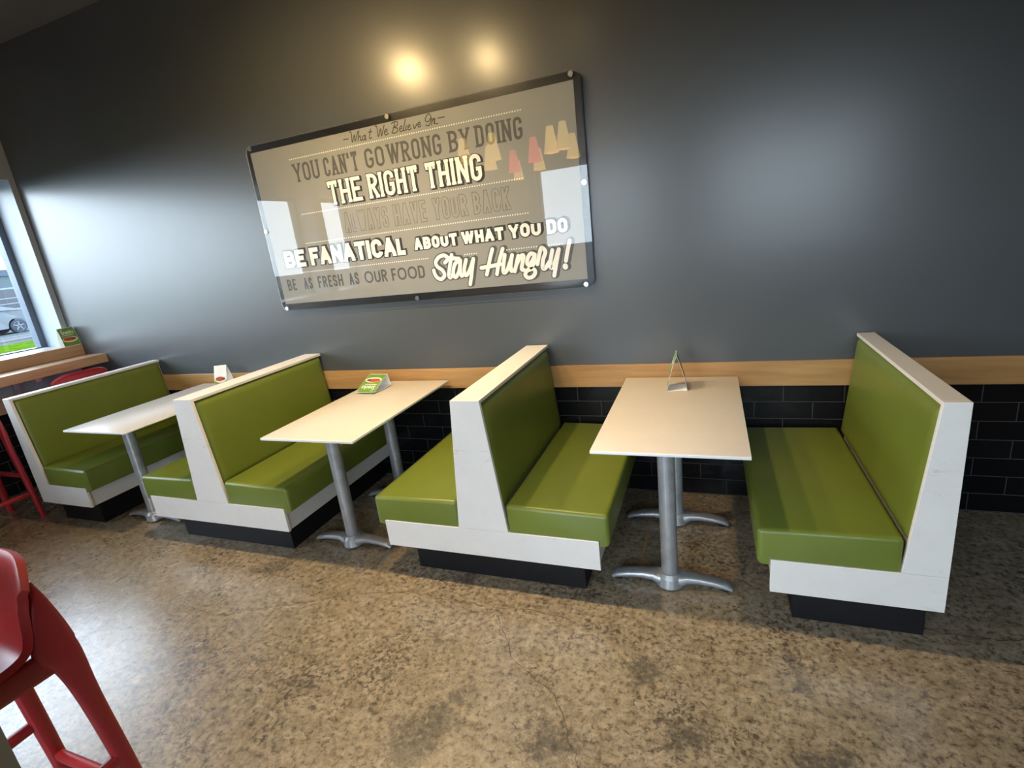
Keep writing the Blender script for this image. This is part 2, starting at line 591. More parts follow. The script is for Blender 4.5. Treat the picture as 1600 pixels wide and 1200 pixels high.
# shop-front wall behind the camera
def wall_front_bm():
    bm = bmesh.new()
    y0, y1 = YF - 0.25, YF
    bx(bm, XL, XR, y0, y1, WIN_ZH, ZC)
    xs = [XL] + [v for q in WIN_FRONT for v in q[:2]] + [XR]
    for i in range(0, len(xs), 2):
        bx(bm, xs[i], xs[i + 1], y0, y1, 0.0, WIN_ZH)
    for a, b, zs in WIN_FRONT:
        bx(bm, a, b, y0, y1, 0.0, zs)
    return bm
struct('wall_front', wall_front_bm(), M['roomwall'])
for a, b, zs in WIN_FRONT:
    window('window_%d' % k, 'y', a, b, zs, WIN_ZH, YF - 0.2)
    k += 1
struct('wall_right', box(XR, XR + 0.2, YF - 0.3, 0.2, 0.0, ZC), M['roomwall'])
struct('ceiling', box(XL - 0.5, XR + 0.2, YF - 0.3, 0.2, ZC, ZC + 0.1), M['ceiling'])

# ---- outside: pavement, verge, road
def flat(x0, x1, y0, y1, z0, z1):
    return box(x0, x1, y0, y1, z0, z1)
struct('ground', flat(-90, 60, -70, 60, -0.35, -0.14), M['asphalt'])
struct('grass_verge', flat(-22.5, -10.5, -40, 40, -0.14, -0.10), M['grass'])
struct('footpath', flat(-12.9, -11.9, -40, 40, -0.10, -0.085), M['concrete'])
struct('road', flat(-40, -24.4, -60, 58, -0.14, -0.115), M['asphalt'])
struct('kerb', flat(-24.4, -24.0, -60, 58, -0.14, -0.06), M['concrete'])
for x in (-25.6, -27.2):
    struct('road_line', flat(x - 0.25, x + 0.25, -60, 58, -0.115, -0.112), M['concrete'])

# ================================================================== booths
L, H, WT, WB, ZJ, Z0, HB = 1.0742, 0.9573, 0.1402, 0.2526, 0.3197, 0.1768, 0.5431
WDT, DDJ, DDB = 0.0746, 0.136, 0.5497
YA, YB = -L, -0.014
PT = 0.018

def cushion_bm(xi, s, xo):
    """seat pad: xi = inner x at the backrest, s = +1/-1 outward, xo = panel end x (local). Overhangs the rail by 48 mm."""
    e = xo * s
    i = xi * s
    prof = [(i, ZJ + 0.003), (e + 0.003, ZJ + 0.003), (e + 0.003, 0.296), (e + 0.048, 0.298), (e + 0.048, 0.447), (i, 0.457)]
    bm = bmesh.new()
    prism_xz([(x * s, z) for x, z in prof], YA + 0.004, YB - 0.004, bm=bm)
    bm.edges.ensure_lookup_table()
    top = [ed for ed in bm.edges if all(v.co.z > 0.44 for v in ed.verts) or
           all(abs(v.co.x * s - (e + 0.048)) < 1e-4 for v in ed.verts) or
           (abs(ed.verts[0].co.x - ed.verts[1].co.x) < 1e-4 and all(v.co.y < -0.5 for v in ed.verts) and max(v.co.z for v in ed.verts) > 0.44)]
    bmesh.ops.bevel(bm, geom=top, offset=0.02, segments=4, affect='EDGES', profile=0.5)
    return bm

def pad_bm(x0, z0, x1, z1, s, thick=0.022):
    """upholstered back panel between (x0,z0) bottom and (x1,z1) top, bulging to side s."""
    bm = bmesh.new()
    nu, nv = 24, 16
    d = Vector((x1 - x0, 0, z1 - z0))
    nrm = Vector((d.z, 0, -d.x)).normalized() * s
    if nrm.x * s < 0:
        nrm = -nrm
    y0, y1 = YA + PT + 0.004, YB - 0.006
    g = []
    for i in range(nu + 1):
        row = []
        for j in range(nv + 1):
            u, v = i / nu, j / nv
            # squeeze samples to the rim
            uu = 0.5 - 0.5 * math.cos(math.pi * u)
            vv = 0.5 - 0.5 * math.cos(math.pi * v)
            ed = min(min(uu, 1 - uu) * (y1 - y0), min(vv, 1 - vv) * d.length)
            h = thick * (1 - math.exp(-ed / 0.010)) + 0.004 * math.sin(math.pi * uu) * math.sin(math.pi * vv)
            q = Vector((x0, y0 + (y1 - y0) * uu, z0)) + d * vv + nrm * (h - thick + 0.002)
            row.append(bm.verts.new(q))
        g.append(row)
    for i in range(nu):
        for j in range(nv):
            bm.faces.new((g[i][j], g[i + 1][j], g[i + 1][j + 1], g[i][j + 1]))
    # back face so the pad is a closed body
    rim = [g[i][0] for i in range(nu + 1)] + [g[nu][j] for j in range(1, nv + 1)] + [g[i][nv] for i in range(nu - 1, -1, -1)] + [g[0][j] for j in range(nv - 1, 0, -1)]
    bk = [bm.verts.new(v.co - nrm * 0.006) for v in rim]
    n = len(rim)
    for i in range(n):
        bm.faces.new((rim[i], bk[i], bk[(i + 1) % n], rim[(i + 1) % n]))
    bm.faces.new(bk[::-1])
    return bm

def booth_double(x, label):
    t = thing('booth_bench', label, 'booth seat', (x, 0, 0), group='green booth benches along the wall')
    obj('plinth', box(-0.4474, 0.4474, -0.987, YB, 0, Z0, 0.002), M['plinth'], t)
    obj('seat_base', box(-HB + 0.012, HB - 0.012, YA + PT, YB - PT, Z0, ZJ), M['laminate'], t)
    obj('end_panel', prism_xz([(-HB, Z0), (HB, Z0), (HB, ZJ), (-HB, ZJ)], YA, YA + PT, 0.0015), M['panel'], t)
    obj('wall_end_panel', prism_xz([(-HB, Z0), (HB, Z0), (HB, ZJ), (-HB, ZJ)], YB - PT, YB, 0.0015), M['laminate'], t)
    a, b = WB / 2, WT / 2
    prof = [(-a, ZJ + 0.0008), (a, ZJ + 0.0008), (b, H), (-b, H)]
    obj('back_end_panel', prism_xz(prof, YA, YA + PT, 0.0015), M['panel'], t)
    core = [(-a + 0.028, ZJ), (a - 0.028, ZJ), (b - 0.020, H - 0.016), (-b + 0.020, H - 0.016)]
    obj('back_core', prism_xz(core, YA + PT, YB), M['laminate'], t)
    obj('top_cap', box(-b, b, YA + PT + 0.0005, YB, H - 0.016, H, 0.0015), M['laminate'], t)
    for s in (-1, 1):
        obj('seat_cushion', cushion_bm(s * (a - 0.0025), s, s * HB), M['vinyl'], t, 40)
        f = lambda z: (a + (b - a) * (z - ZJ) / (H - ZJ)) * s
        obj('backrest_cushion', pad_bm(f(0.425) - 0.001 * s, 0.425, f(H - 0.02) - 0.001 * s, H - 0.02, s), M['vinyl'], t, 60)
    return t

def booth_single(x, s, label):
    """back flat at local x = 0, seat towards s."""
    t = thing('booth_bench', label, 'booth seat', (x, 0, 0), group='green booth benches along the wall')
    X = lambda v: v * s
    obj('plinth', box(X(0.02), X(0.457), -0.987, YB, 0, Z0, 0.002), M['plinth'], t)
    obj('seat_base', box(X(0.012), X(DDB - 0.012), YA + PT, YB - PT, Z0, ZJ), M['laminate'], t)
    obj('end_panel', prism_xz([(X(0), Z0), (X(DDB), Z0), (X(DDB), ZJ), (X(0), ZJ)], YA, YA + PT, 0.0015), M['panel'], t)
    obj('wall_end_panel', prism_xz([(X(0), Z0), (X(DDB), Z0), (X(DDB), ZJ), (X(0), ZJ)], YB - PT, YB, 0.0015), M['laminate'], t)
    obj('back_end_panel', prism_xz([(X(0), ZJ + 0.0008), (X(DDJ), ZJ + 0.0008), (X(WDT), H), (X(0), H)], YA, YA + PT, 0.0015), M['panel'], t)
    obj('back_core', prism_xz([(X(0.012), ZJ), (X(DDJ - 0.028), ZJ), (X(WDT - 0.020), H - 0.016), (X(0.012), H - 0.016)], YA + PT, YB), M['laminate'], t)
    obj('back_board', box(X(0), X(0.012), YA + PT, YB, Z0, H - 0.016), M['laminate'], t)
    obj('top_cap', box(X(0), X(WDT), YA + PT + 0.0005, YB, H - 0.016, H, 0.0015), M['laminate'], t)
    obj('seat_cushion', cushion_bm(X(DDJ - 0.0035), s, X(DDB)), M['vinyl'], t, 40)
    f = lambda z: X(DDJ + (WDT - DDJ) * (z - ZJ) / (H - ZJ))
    obj('backrest_cushion', pad_bm(f(0.425) - 0.001 * s, 0.425, f(H - 0.02) - 0.001 * s, H - 0.02, s), M['vinyl'], t, 60)
    return t

booth_single(-1.5016, 1, 'single-sided green booth bench nearest the window, facing the white table')
booth_double(0.2432, 'double green booth bench second from the window, right of the white table')
booth_double(1.996, 'double green booth bench just left of the rightmost table')
booth_single(3.7492, -1, 'single-sided green booth bench at the right end of the row')

# ================================================================== tables
def foot_bm(cy):
    """two-toed cast foot: hub and arched toes along x."""
    bm = bmesh.new()
    for s in (-1, 1):
        pts = [(s * x, cy, z) for x, z in ((0.0, 0.034), (0.05, 0.036), (0.075, 0.042), (0.12, 0.043), (0.18, 0.038), (0.235, 0.028), (0.262, 0.014))]
        sz = [(0.045, 0.026), (0.042, 0.026), (0.033, 0.021), (0.030, 0.017), (0.029, 0.015), (0.029, 0.014), (0.024, 0.009)]
        sweep(bm, pts, sz, (0, 1, 0), 8, 3.2)
    cyl(bm, (0, cy, 0.008), (0, cy, 0.050), 0.062, 0.056, 28)
    cyl(bm, (0, cy, 0.050), (0, cy, 0.068), 0.056, 0.043, 28)
    return bm

TT = 0.745
def table(x, label):
    t = thing('booth_table', label, 'table', (x, 0, 0), group='tables between the booth benches')
    tbm = box(-0.2991, 0.2991, -1.0773, -0.0331, TT - 0.013, TT, 0.0022, 2)
    for fc in tbm.faces:
        fc.material_index = 0 if abs(fc.normal.z) > 0.95 else 1
    obj('tabletop', tbm, [M['tabletop'], M['edge']], t, 40)
    for cy in (-0.868, -0.335):
        c = bmesh.new()
        cyl(c, (-0.02, cy, 0.06), (-0.02, cy, TT - 0.018), 0.0365, seg=36)
        obj('column', c, M['column'], t, 40)
        f = foot_bm(cy)
        bmesh.ops.translate(f, verts=f.verts, vec=(-0.02, 0, 0))
        fo = obj('foot', f, M['alu'], t, 45)
        for s in (-1, 1):
            g = bmesh.new()
            cyl(g, (-0.02 + s * 0.235, cy, 0.0), (-0.02 + s * 0.235, cy, 0.016), 0.017, seg=16)
            obj('glide', g, M['rubber'], fo, 40)
        obj('mounting_plate', box(-0.17, 0.13, cy - 0.04, cy + 0.04, TT - 0.019, TT - 0.013), M['steel_dark'], t)
    return t
tb = table(-0.648, 'white-topped table nearest the window, lit pale, with a white folded card at its wall end')
dup(tb, (1.0569, 0, 0), (0, 0, 0), 'pale-topped table under the wall sign, with the fallen green snack card on it')
dup(tb, (2.8302, 0, 0), (0, 0, 0), 'rightmost pale-topped table, with an upright open card seen edge-on')

# ================================================================== bar stools
def stool(label):
    """local: faces -y, back at +y, seat height 0.75."""
    t = thing('bar_stool', label, 'bar stool', group='red plastic bar stools')
    bm = bmesh.new()
    nu, nv = 20, 30
    prof = [(-0.215, 0.728), (-0.20, 0.744), (-0.15, 0.747), (-0.05, 0.738), (0.05, 0.736), (0.115, 0.748), (0.155, 0.785), (0.178, 0.84), (0.195, 0.90), (0.212, 0.955), (0.222, 0.972)]
    pr = catmull([(0, a, b) for a, b in prof], 4)
    n = len(pr)
    g = []
    for j in range(n):
        _, y, z = pr[j]
        f = j / (n - 1)
        back = max(0.0, (z - 0.76) / 0.21)
        hw = 0.205 - 0.012 * math.sin(min(1, back * 1.5) * math.pi) + 0.004 * back
        if f < 0.1:
            hw -= 0.03 * (1 - f / 0.1) ** 2
        # rounded upper corners
        row = []
        for i in range(nu + 1):
            u = -1 + 2 * i / nu
            x = hw * u
            yy = y - (0.045 * back + 0.018 * min(1.0, max(0.0, (f - 0.3) / 0.3))) * (abs(u) ** 2.4)
            zz = z + 0.014 * (abs(u) ** 3) * (1 - min(1, back * 2))
            if back > 0.55:
                k = (back - 0.55) / 0.45
                zz -= 0.050 * k * (abs(u) ** 5)
            row.append(bm.verts.new((x, yy, zz)))
        g.append(row)
    for j in range(n - 1):
        for i in range(nu):
            bm.faces.new((g[j][i], g[j][i + 1], g[j + 1][i + 1], g[j + 1][i]))
    o = obj('seat_shell', bm, M['red'], t, 70)
    md = o.modifiers.new('thickness', 'SOLIDIFY')
    md.thickness = 0.020
    md.offset = 1.0
    bv = o.modifiers.new('rounding', 'BEVEL')
    bv.width = 0.006
    bv.segments = 3
    bv.limit_method = 'ANGLE'
    sb = o.modifiers.new('smooth', 'SUBSURF')
    sb.levels = sb.render_levels = 1
    # apron under the seat
    a = bmesh.new()
    for s in (-1, 1):
        sweep(a, [(s * 0.184, -0.17, 0.712), (s * 0.184, 0.0, 0.718), (s * 0.184, 0.17, 0.712)], [(0.011, 0.036)] * 3, (1, 0, 0), 6, 3.5)
        sweep(a, [(-0.17, s * 0.176, 0.712), (0, s * 0.176, 0.718), (0.17, s * 0.176, 0.712)], [(0.011, 0.036)] * 3, (0, 1, 0), 6, 3.5)
    obj('apron', a, M['red'], t, 60)
    for sx in (-1, 1):
        b = bmesh.new()
        pts = [(sx * 0.178, 0.172, 0.930), (sx * 0.184, 0.172, 0.87), (sx * 0.184, 0.168, 0.79), (sx * 0.186, 0.167, 0.735), (sx * 0.187, 0.180, 0.69), (sx * 0.186, 0.192, 0.55), (sx * 0.198, 0.206, 0.28), (sx * 0.208, 0.218, 0.0)]
        sz = [(0.004, 0.005), (0.009, 0.020), (0.012, 0.040), (0.013, 0.047), (0.016, 0.036), (0.018, 0.025), (0.018, 0.022), (0.017, 0.019)]
        sweep(b, catmull(pts, 4), [tuple(q[:2]) for q in catmull([(s0, s1, 0) for s0, s1 in sz], 4)], (1, 0, 0), 6, 3.0)
        obj('leg', b, M['red'], t, 60)
        b = bmesh.new()
        pts = [(sx * 0.175, -0.17, 0.735), (sx * 0.179, -0.178, 0.66), (sx * 0.186, -0.188, 0.52), (sx * 0.198, -0.202, 0.28), (sx * 0.208, -0.214, 0.0)]
        sz = [(0.026, 0.030), (0.027, 0.028), (0.028, 0.023), (0.026, 0.020), (0.022, 0.018)]
        sweep(b, catmull(pts, 4), [tuple(q[:2]) for q in catmull([(s0, s1, 0) for s0, s1 in sz], 4)], (1, 0, 0), 6, 3.0)
        obj('leg', b, M['red'], t, 60)
    zf = 0.34
    for p0, p1, sd in (((-0.19, -0.207, 0.2), (0.19, -0.207, 0.2), (0, 1, 0)), ((-0.19, 0.210, 0.2), (0.19, 0.210, 0.2), (0, 1, 0)),
                       ((-0.199, -0.19, zf), (-0.199, 0.19, zf), (1, 0, 0)), ((0.199, -0.19, zf), (0.199, 0.19, zf), (1, 0, 0))):
        b = bmesh.new()
        sweep(b, [p0, p1], [(0.014, 0.017)] * 2, sd, 6, 3.0)
        obj('stretcher', b, M['red'], t, 60)
    return t
st = stool('large red plastic bar stool in the near left corner, seen from above')
st.location = (1.235, -2.555, 0)
dup(st, (-1.955, -0.42, 0), (0, 0, math.radians(-90)), 'red bar stool at the window counter, its back just above the nearest booth')
dup(st, (-1.955, -1.215, 0), (0, 0, math.radians(-90)), 'red bar stool at the left picture edge, only its legs showing left of the booth')

# ================================================================== window counter and ledge
bc = thing('window_counter', 'maple bar counter with a raised ledge along the window', 'counter', (-2.3, -1.5, 0))
sub = (-2.3, -1.5, 0)
obj('countertop', box(-2.5395, -2.11, -4.9, -0.001, 0.957, 1.033, 0.003), M['ledge'], bc, 40, sub=sub)
obj('raised_ledge', box(-2.5395, -2.405, -4.9, -0.001, 1.0335, 1.130, 0.003), M['ledge'], bc, 40, sub=sub)
for y in (-0.53, -2.0, -3.5):
    b = box(-2.5385, -2.50, y - 0.02, y + 0.02, 0.66, 0.957)
    bx(b, -2.50, -2.16, y - 0.02, y + 0.02, 0.925, 0.957)
    obj('bracket', b, M['alu'], bc, sub=sub)

# high table whose end panel closes the near left corner
ht = thing('high_table', 'high table in the near left corner, only its taupe end panel edge showing', 'table', (0.8, -2.9, 0))
sub = (0.8, -2.9, 0)
obj('tabletop', box(-0.10, 1.603, -3.27, -2.565, 1.0, 1.035, 0.003), M['rail'], ht, 40, sub=sub)
for x in (1.565, -0.05):
    obj('end_panel', box(x - 0.02, x + 0.02, -3.24, -2.575, 0, 1.0), M['taupe'], ht, sub=sub)

# ================================================================== wall sign
SX0, SX1, SZ0, SZ1 = 0.082, 2.387, 1.287, 2.397
sg = thing('wall_sign', 'large black-edged glass sign with white and grey lettering on the charcoal wall', 'sign', (SX0, 0, SZ0))
SUB = (SX0, 0, SZ0)
def rrect(x0, x1, z0, z1, r, n=8):
    P = []
    for cx, cz, a0 in ((x1 - r, z1 - r, 0), (x0 + r, z1 - r, 90), (x0 + r, z0 + r, 180), (x1 - r, z0 + r, 270)):
        for i in range(n + 1):
            a = math.radians(a0 + 90 * i / n)
            P.append((cx + r * math.cos(a), cz + r * math.sin(a)))
    return P
obj('backing_board', prism_xz(rrect(SX0 + 0.004, SX1 - 0.004, SZ0 + 0.004, SZ1 - 0.004, 0.05), -0.026, -0.018), M['black'], sg, sub=SUB)
obj('print_panel', prism_xz([(0.114, 1.335), (2.344, 1.335), (2.344, 2.352), (0.114, 2.352)], -0.0266, -0.026), M['print_grey'], sg, sub=SUB)
gb = prism_xz(rrect(SX0, SX1, SZ0, SZ1, 0.054), -0.034, -0.029)
gb.faces.ensure_lookup_table()
for f in gb.faces:
    f.material_index = 0 if abs(f.normal.y) > 0.9 else 1
gc = obj('glass_cover', gb, [M['sign_glass'], M['glass_edge']], sg, sub=SUB)
for x, z in ((0.127, 2.378), (1.217, 2.380), (2.335, 2.378), (2.366, 1.849), (2.335, 1.306), (1.22, 1.305), (0.127, 1.305), (0.101, 1.846)):
    b = bmesh.new()
    cyl(b, (x, -0.0165, z), (x, -0.0001, z), 0.011, seg=20)
    cyl(b, (x, -0.0342, z), (x, -0.041, z), 0.0155, 0.0135, seg=24)
    obj('standoff_bolt', b, M['chrome'], sg, 40, sub=SUB)

# ---- lettering: strokes laid flat on the print panel
LAYER = [0]
def stroke(bm, pts, w, y, closed=False, zmin=None, zmax=None, cap=False):
    P = [Vector(p) for p in pts]
    Q = [P[0]]
    for p in P[1:]:
        if (p - Q[-1]).length > 1e-5:
            Q.append(p)
    P = Q
    if closed and (P[0] - P[-1]).length < 1e-5:
        P.pop()
    n = len(P)
    h = w / 2
    LAYER[0] += 1
    y = y - 1.6e-6 * (LAYER[0] % 250)
    def emit(poly):
        vs = []
        for q in poly:
            z = q.y
            if zmin is not None:
                z = min(max(z, zmin), zmax)
            vs.append(bm.verts.new((q.x, y, z)))
        try:
            bm.faces.new(vs)
        except ValueError:
            pass
    L, R = [], []
    for i in range(n):
        a = P[(i - 1) % n] if (closed or i > 0) else None
        c = P[(i + 1) % n] if (closed or i < n - 1) else None
        d0 = (P[i] - a).normalized() if a is not None else None
        d1 = (c - P[i]).normalized() if c is not None else None
        d0 = d0 or d1
        d1 = d1 or d0
        n0 = Vector((-d0.y, d0.x))
        n1 = Vector((-d1.y, d1.x))
        m = n0 + n1
        if m.length < 0.35:
            m = n1
        m.normalize()
        k = 1 / max(0.45, m.dot(n1))
        L.append(P[i] + m * h * k)
        R.append(P[i] - m * h * k)
    rng = range(n) if closed else range(n - 1)
    for i in rng:
        j = (i + 1) % n
        emit([L[i], L[j], R[j], R[i]])
    if cap:
        for e in (P[0], P[-1]):
            y -= 8e-7
            emit([e + Vector((h * math.cos(t), h * math.sin(t))) for t in (2 * math.pi * q / 14 for q in range(14))])

def arc(cx, cy, rx, ry, a0, a1, n=7):
    return [(cx + rx * math.cos(math.radians(a0 + (a1 - a0) * i / n)), cy + ry * math.sin(math.radians(a0 + (a1 - a0) * i / n))) for i in range(n + 1)]

def glyph(c, W, H, q):
    """centre-line strokes of one capital in a W x H box; q = largest corner radius. Returns [(points, closed)], serif points."""
    r = min(W / 2, H / 2, q)
    rb = min(W * 0.95, H / 4, q)
    top = [(0, H), (W, H)]
    bot = [(0, 0), (W, 0)]
    st = lambda x: ([(x, 0), (x, H)], False)
    if c == 'A': return [([(0, 0), (W / 2, H)], False), ([(W, 0), (W / 2, H)], False), ([(W * .18, H * .30), (W * .82, H * .30)], False)], bot
    if c == 'B':
        up = [(0, H)] + arc(W * .94 - rb, H - rb, rb, rb, 90, 0) + arc(W * .94 - rb, H / 2 + rb, rb, rb, 0, -90) + [(0, H / 2)]
        lo = [(0, H / 2)] + arc(W - rb, H / 2 - rb, rb, rb, 90, 0) + arc(W - rb, rb, rb, rb, 0, -90) + [(0, 0)]
        return [st(0), (up, False), (lo, False)], [(0, 0), (0, H)]
    if c == 'C': return [([(W, H * .70)] + arc(W - r, H - r, r, r, 0, 90) + arc(r, H - r, r, r, 90, 180) + arc(r, r, r, r, 180, 270) + arc(W - r, r, r, r, 270, 360) + [(W, H * .30)], False)], []
    if c == 'G': return [([(W, H * .72)] + arc(W - r, H - r, r, r, 0, 90) + arc(r, H - r, r, r, 90, 180) + arc(r, r, r, r, 180, 270) + arc(W - r, r, r, r, 270, 360) + [(W, H * .44), (W * .52, H * .44)], False)], []
    if c == 'D': return [([(0, 0), (0, H)] + arc(W - r, H - r, r, r, 90, 0) + arc(W - r, r, r, r, 0, -90), True)], [(0, 0), (0, H)]
    if c == 'E': return [st(0), ([(0, H), (W, H)], False), ([(0, H * .52), (W * .8, H * .52)], False), ([(0, 0), (W, 0)], False)], [(0, 0), (0, H)]
    if c == 'F': return [st(0), ([(0, H), (W, H)], False), ([(0, H * .5), (W * .8, H * .5)], False)], [(0, 0), (0, H)]
    if c == 'H': return [st(0), st(W), ([(0, H * .5), (W, H * .5)], False)], top + bot
    if c == 'I': return [st(W / 2)], [(W / 2, 0), (W / 2, H)]
    if c == 'K': return [st(0), ([(0, H * .38), (W, H)], False), ([(W * .30, H * .56), (W, 0)], False)], top + bot
    if c == 'L': return [([(0, H), (0, 0), (W, 0)], False)], [(0, H)]
    if c == 'N': return [st(0), st(W), ([(0, H), (W, 0)], False)], [(0, H), (W, H), (0, 0)]
    if c == 'O': return [(arc(W - r, H - r, r, r, 0, 90) + arc(r, H - r, r, r, 90, 180) + arc(r, r, r, r, 180, 270) + arc(W - r, r, r, r, 270, 360), True)], []
    if c == 'R':
        up = [(0, H)] + arc(W - rb, H - rb, rb, rb, 90, 0) + arc(W - rb, H / 2 + rb, rb, rb, 0, -90) + [(0, H / 2)]
        return [st(0), (up, False), ([(W * .42, H / 2), (W, 0)], False)], [(0, 0), (0, H), (W, 0)]
    if c == 'S':
        return [([(W, H * .72)] + arc(W - r, H - r, r, r, 0, 90) + arc(r, H - r, r, r, 90, 180) + [(0, H * .66), (W * .12, H * .56), (W * .88, H * .44), (W, H * .34)] + arc(W - r, r, r, r, 0, -90) + arc(r, r, r, r, 270, 180) + [(0, H * .28)], False)], []
    if c == 'T': return [st(W / 2), ([(0, H), (W, H)], False)], [(W / 2, 0)]
    if c == 'U': return [([(0, H), (0, r)] + arc(r, r, r, r, 180, 270) + arc(W - r, r, r, r, 270, 360) + [(W, H)], False)], top
    if c == 'V': return [([(0, H), (W / 2, 0)], False), ([(W, H), (W / 2, 0)], False)], top
    if c == 'W': return [([(0, H), (W * .27, 0)], False), ([(W * .27, 0), (W / 2, H)], False), ([(W / 2, H), (W * .73, 0)], False), ([(W * .73, 0), (W, H)], False)], top
    if c == 'Y': return [([(0, H), (W / 2, H * .42)], False), ([(W, H), (W / 2, H * .42)], False), ([(W / 2, H * .46), (W / 2, 0)], False)], top + [(W / 2, 0)]
    if c == "'": return [([(W / 2, H), (W / 2, H * .74)], False)], []
    return [], []

RELW = {'I': 0.0, "'": 0.0, 'W': 1.8, 'A': 1.12, 'V': 1.1, 'Y': 1.1, 'N': 1.08, 'K': 1.05, 'L': 0.85, 'F': 0.85, 'E': 0.88, 'T': 1.0}
def word(bm, text, x0, x1, z0, z1, sw, y, gap, q=9.0, serif=0.0, grow=0.0, dx=0.0, dz=0.0, wide=None):
    """lay one word between x0..x1 and z0..z1 with stroke sw; grow/dx/dz thicken and shift a shadow copy."""
    rel = dict(RELW)
    rel.update(wide or {})
    H_ = z1 - z0 - sw
    tot = sum(rel.get(c, 1.0) for c in text)
    free = (x1 - x0) - gap * (len(text) - 1) - sw * len(text)
    unit = free / tot
    x = x0 + sw / 2
    for c in text:
        W_ = unit * rel.get(c, 1.0)
        gl, ser = glyph(c, W_, H_, q)
        for pts, cl in gl:
            P = [(x + a + dx, z0 + sw / 2 + b + dz) for a, b in pts]
            diag = c in 'AVWNKYR'
            stroke(bm, [Vector(p) for p in P], sw + grow, y, cl,
                   z0 + dz - grow / 2 if True else None, z1 + dz + grow / 2)
            if not cl and len(pts) == 2 and not diag and abs(pts[0][1] - pts[1][1]) > 1e-6:
                # square the stem ends out to the full cap height
                (a0, b0), (a1, b1) = pts
                if abs(a0 - a1) < 1e-6:
                    lo_, hi_ = min(b0, b1), max(b0, b1)
                    stroke(bm, [Vector((x + a0 + dx, z0 + sw / 2 + lo_ + dz - (sw / 2 if lo_ < 1e-6 else 0) - grow / 2)), Vector((x + a0 + dx, z0 + sw / 2 + hi_ + dz + (sw / 2 if hi_ > H_ - 1e-6 else 0) + grow / 2))], sw + grow, y)
            if diag:
                for a, b in pts:
                    if b < 1e-6 or b > H_ - 1e-6:
                        e = sw / 2 * (1 if b > 1e-6 else -1)
                        stroke(bm, [Vector((x + a + dx, z0 + sw / 2 + b + dz)), Vector((x + a + dx, z0 + sw / 2 + b + e + dz + math.copysign(grow / 2, e)))], sw + grow, y)
            if cl or len(pts) > 2:
                continue
            for (ea, eb), horiz in ((pts[0], abs(pts[0][1] - pts[1][1]) < 1e-6), (pts[1], abs(pts[0][1] - pts[1][1]) < 1e-6)):
                if horiz and c in 'EFTL':
                    s = 1 if ea > min(pts[0][0], pts[1][0]) + 1e-9 else -1
                    stroke(bm, [Vector((x + ea + dx, z0 + sw / 2 + eb + dz)), Vector((x + ea + s * (sw / 2 + grow / 2) * 0.98 + dx, z0 + sw / 2 + eb + dz))], sw + grow, y)
        if serif:
            for a, b in ser:
                zz = z0 + sw / 2 + b + (sw * 0.15 if b > 1e-6 else -sw * 0.15)
                stroke(bm, [Vector((x + a - serif - grow / 2 + dx, zz + dz)), Vector((x + a + serif + grow / 2 + dx, zz + dz))], sw * 0.7 + grow, y)
            if c == 'T':
                for s in (0, W_):
                    stroke(bm, [Vector((x + s + dx, z1 + dz + grow / 2)), Vector((x + s + dx, z1 - sw * 1.75 + dz - grow / 2))], sw * 0.7 + grow, y)
        x += W_ + sw + gap

YP = -0.0267
def line(name, words, mat, y, parent=sg, **kw):
    out = []
    for t in words:
        LAYER[0] = 0
        bm = bmesh.new()
        word(bm, *t, y=y, **kw)
        out.append(obj(name, bm, mat, parent, sub=SUB))
    return out

def under(name, words, mat, main, steps, y, **kw):
    """dark extruded shadow beneath a line, as its sub-part."""
    for t, m_ in zip(words, main):
        LAYER[0] = 0
        bm = bmesh.new()
        for gx, gz, gr in steps:
            word(bm, *t, y=y, grow=gr, dx=gx, dz=gz, **kw)
        obj(name, bm, mat, m_, sub=SUB)

# line 2: condensed slab capitals
S2 = 0.0155
W2 = [(t, a, b, 2.122, 2.235, S2) for t, a, b in (('YOU', .440, .648), ("CAN'T", .688, .951), ('GO', 1.006, 1.146), ('WRONG', 1.172, 1.541), ('BY', 1.592, 1.728), ('DOING', 1.762, 2.044))]
line('lettering', W2, M['ink'], YP - 0.0004, gap=0.0150, q=0.028, serif=0.0135)
# line 3: heavy slab capitals with a dark edge
S3 = 0.0222
W3 = [(t, a, b, 1.947, 2.092, S3) for t, a, b in (('THE', .684, .941), ('RIGHT', .995, 1.357), ('THING', 1.412, 1.776))]
l3 = line('lettering', W3, M['ink_white'], YP - 0.0010, gap=0.014, q=0.032, serif=0.0145)
under('lettering_shadow', W3, M['ink_deep'], l3, [(0.0, 0.0, 0.009), (0.006, -0.003, 0.009), (0.012, -0.006, 0.009)], YP - 0.0005, gap=0.014, q=0.032, serif=0.0145)
# line 4: outlined capitals
S4 = 0.0165
W4 = [(t, a, b, 1.766, 1.888, S4) for t, a, b in (('ALWAYS', .765, 1.098), ('HAVE', 1.146, 1.376), ('YOUR', 1.428, 1.656), ('BACK', 1.697, 1.926))]
l4 = line('lettering', W4, M['print_grey'], YP - 0.0009, gap=0.016, q=0.03)
under('lettering_outline', W4, M['ink_outline'], l4, [(0, 0, 0.0066)], YP - 0.0005, gap=0.016, q=0.03)
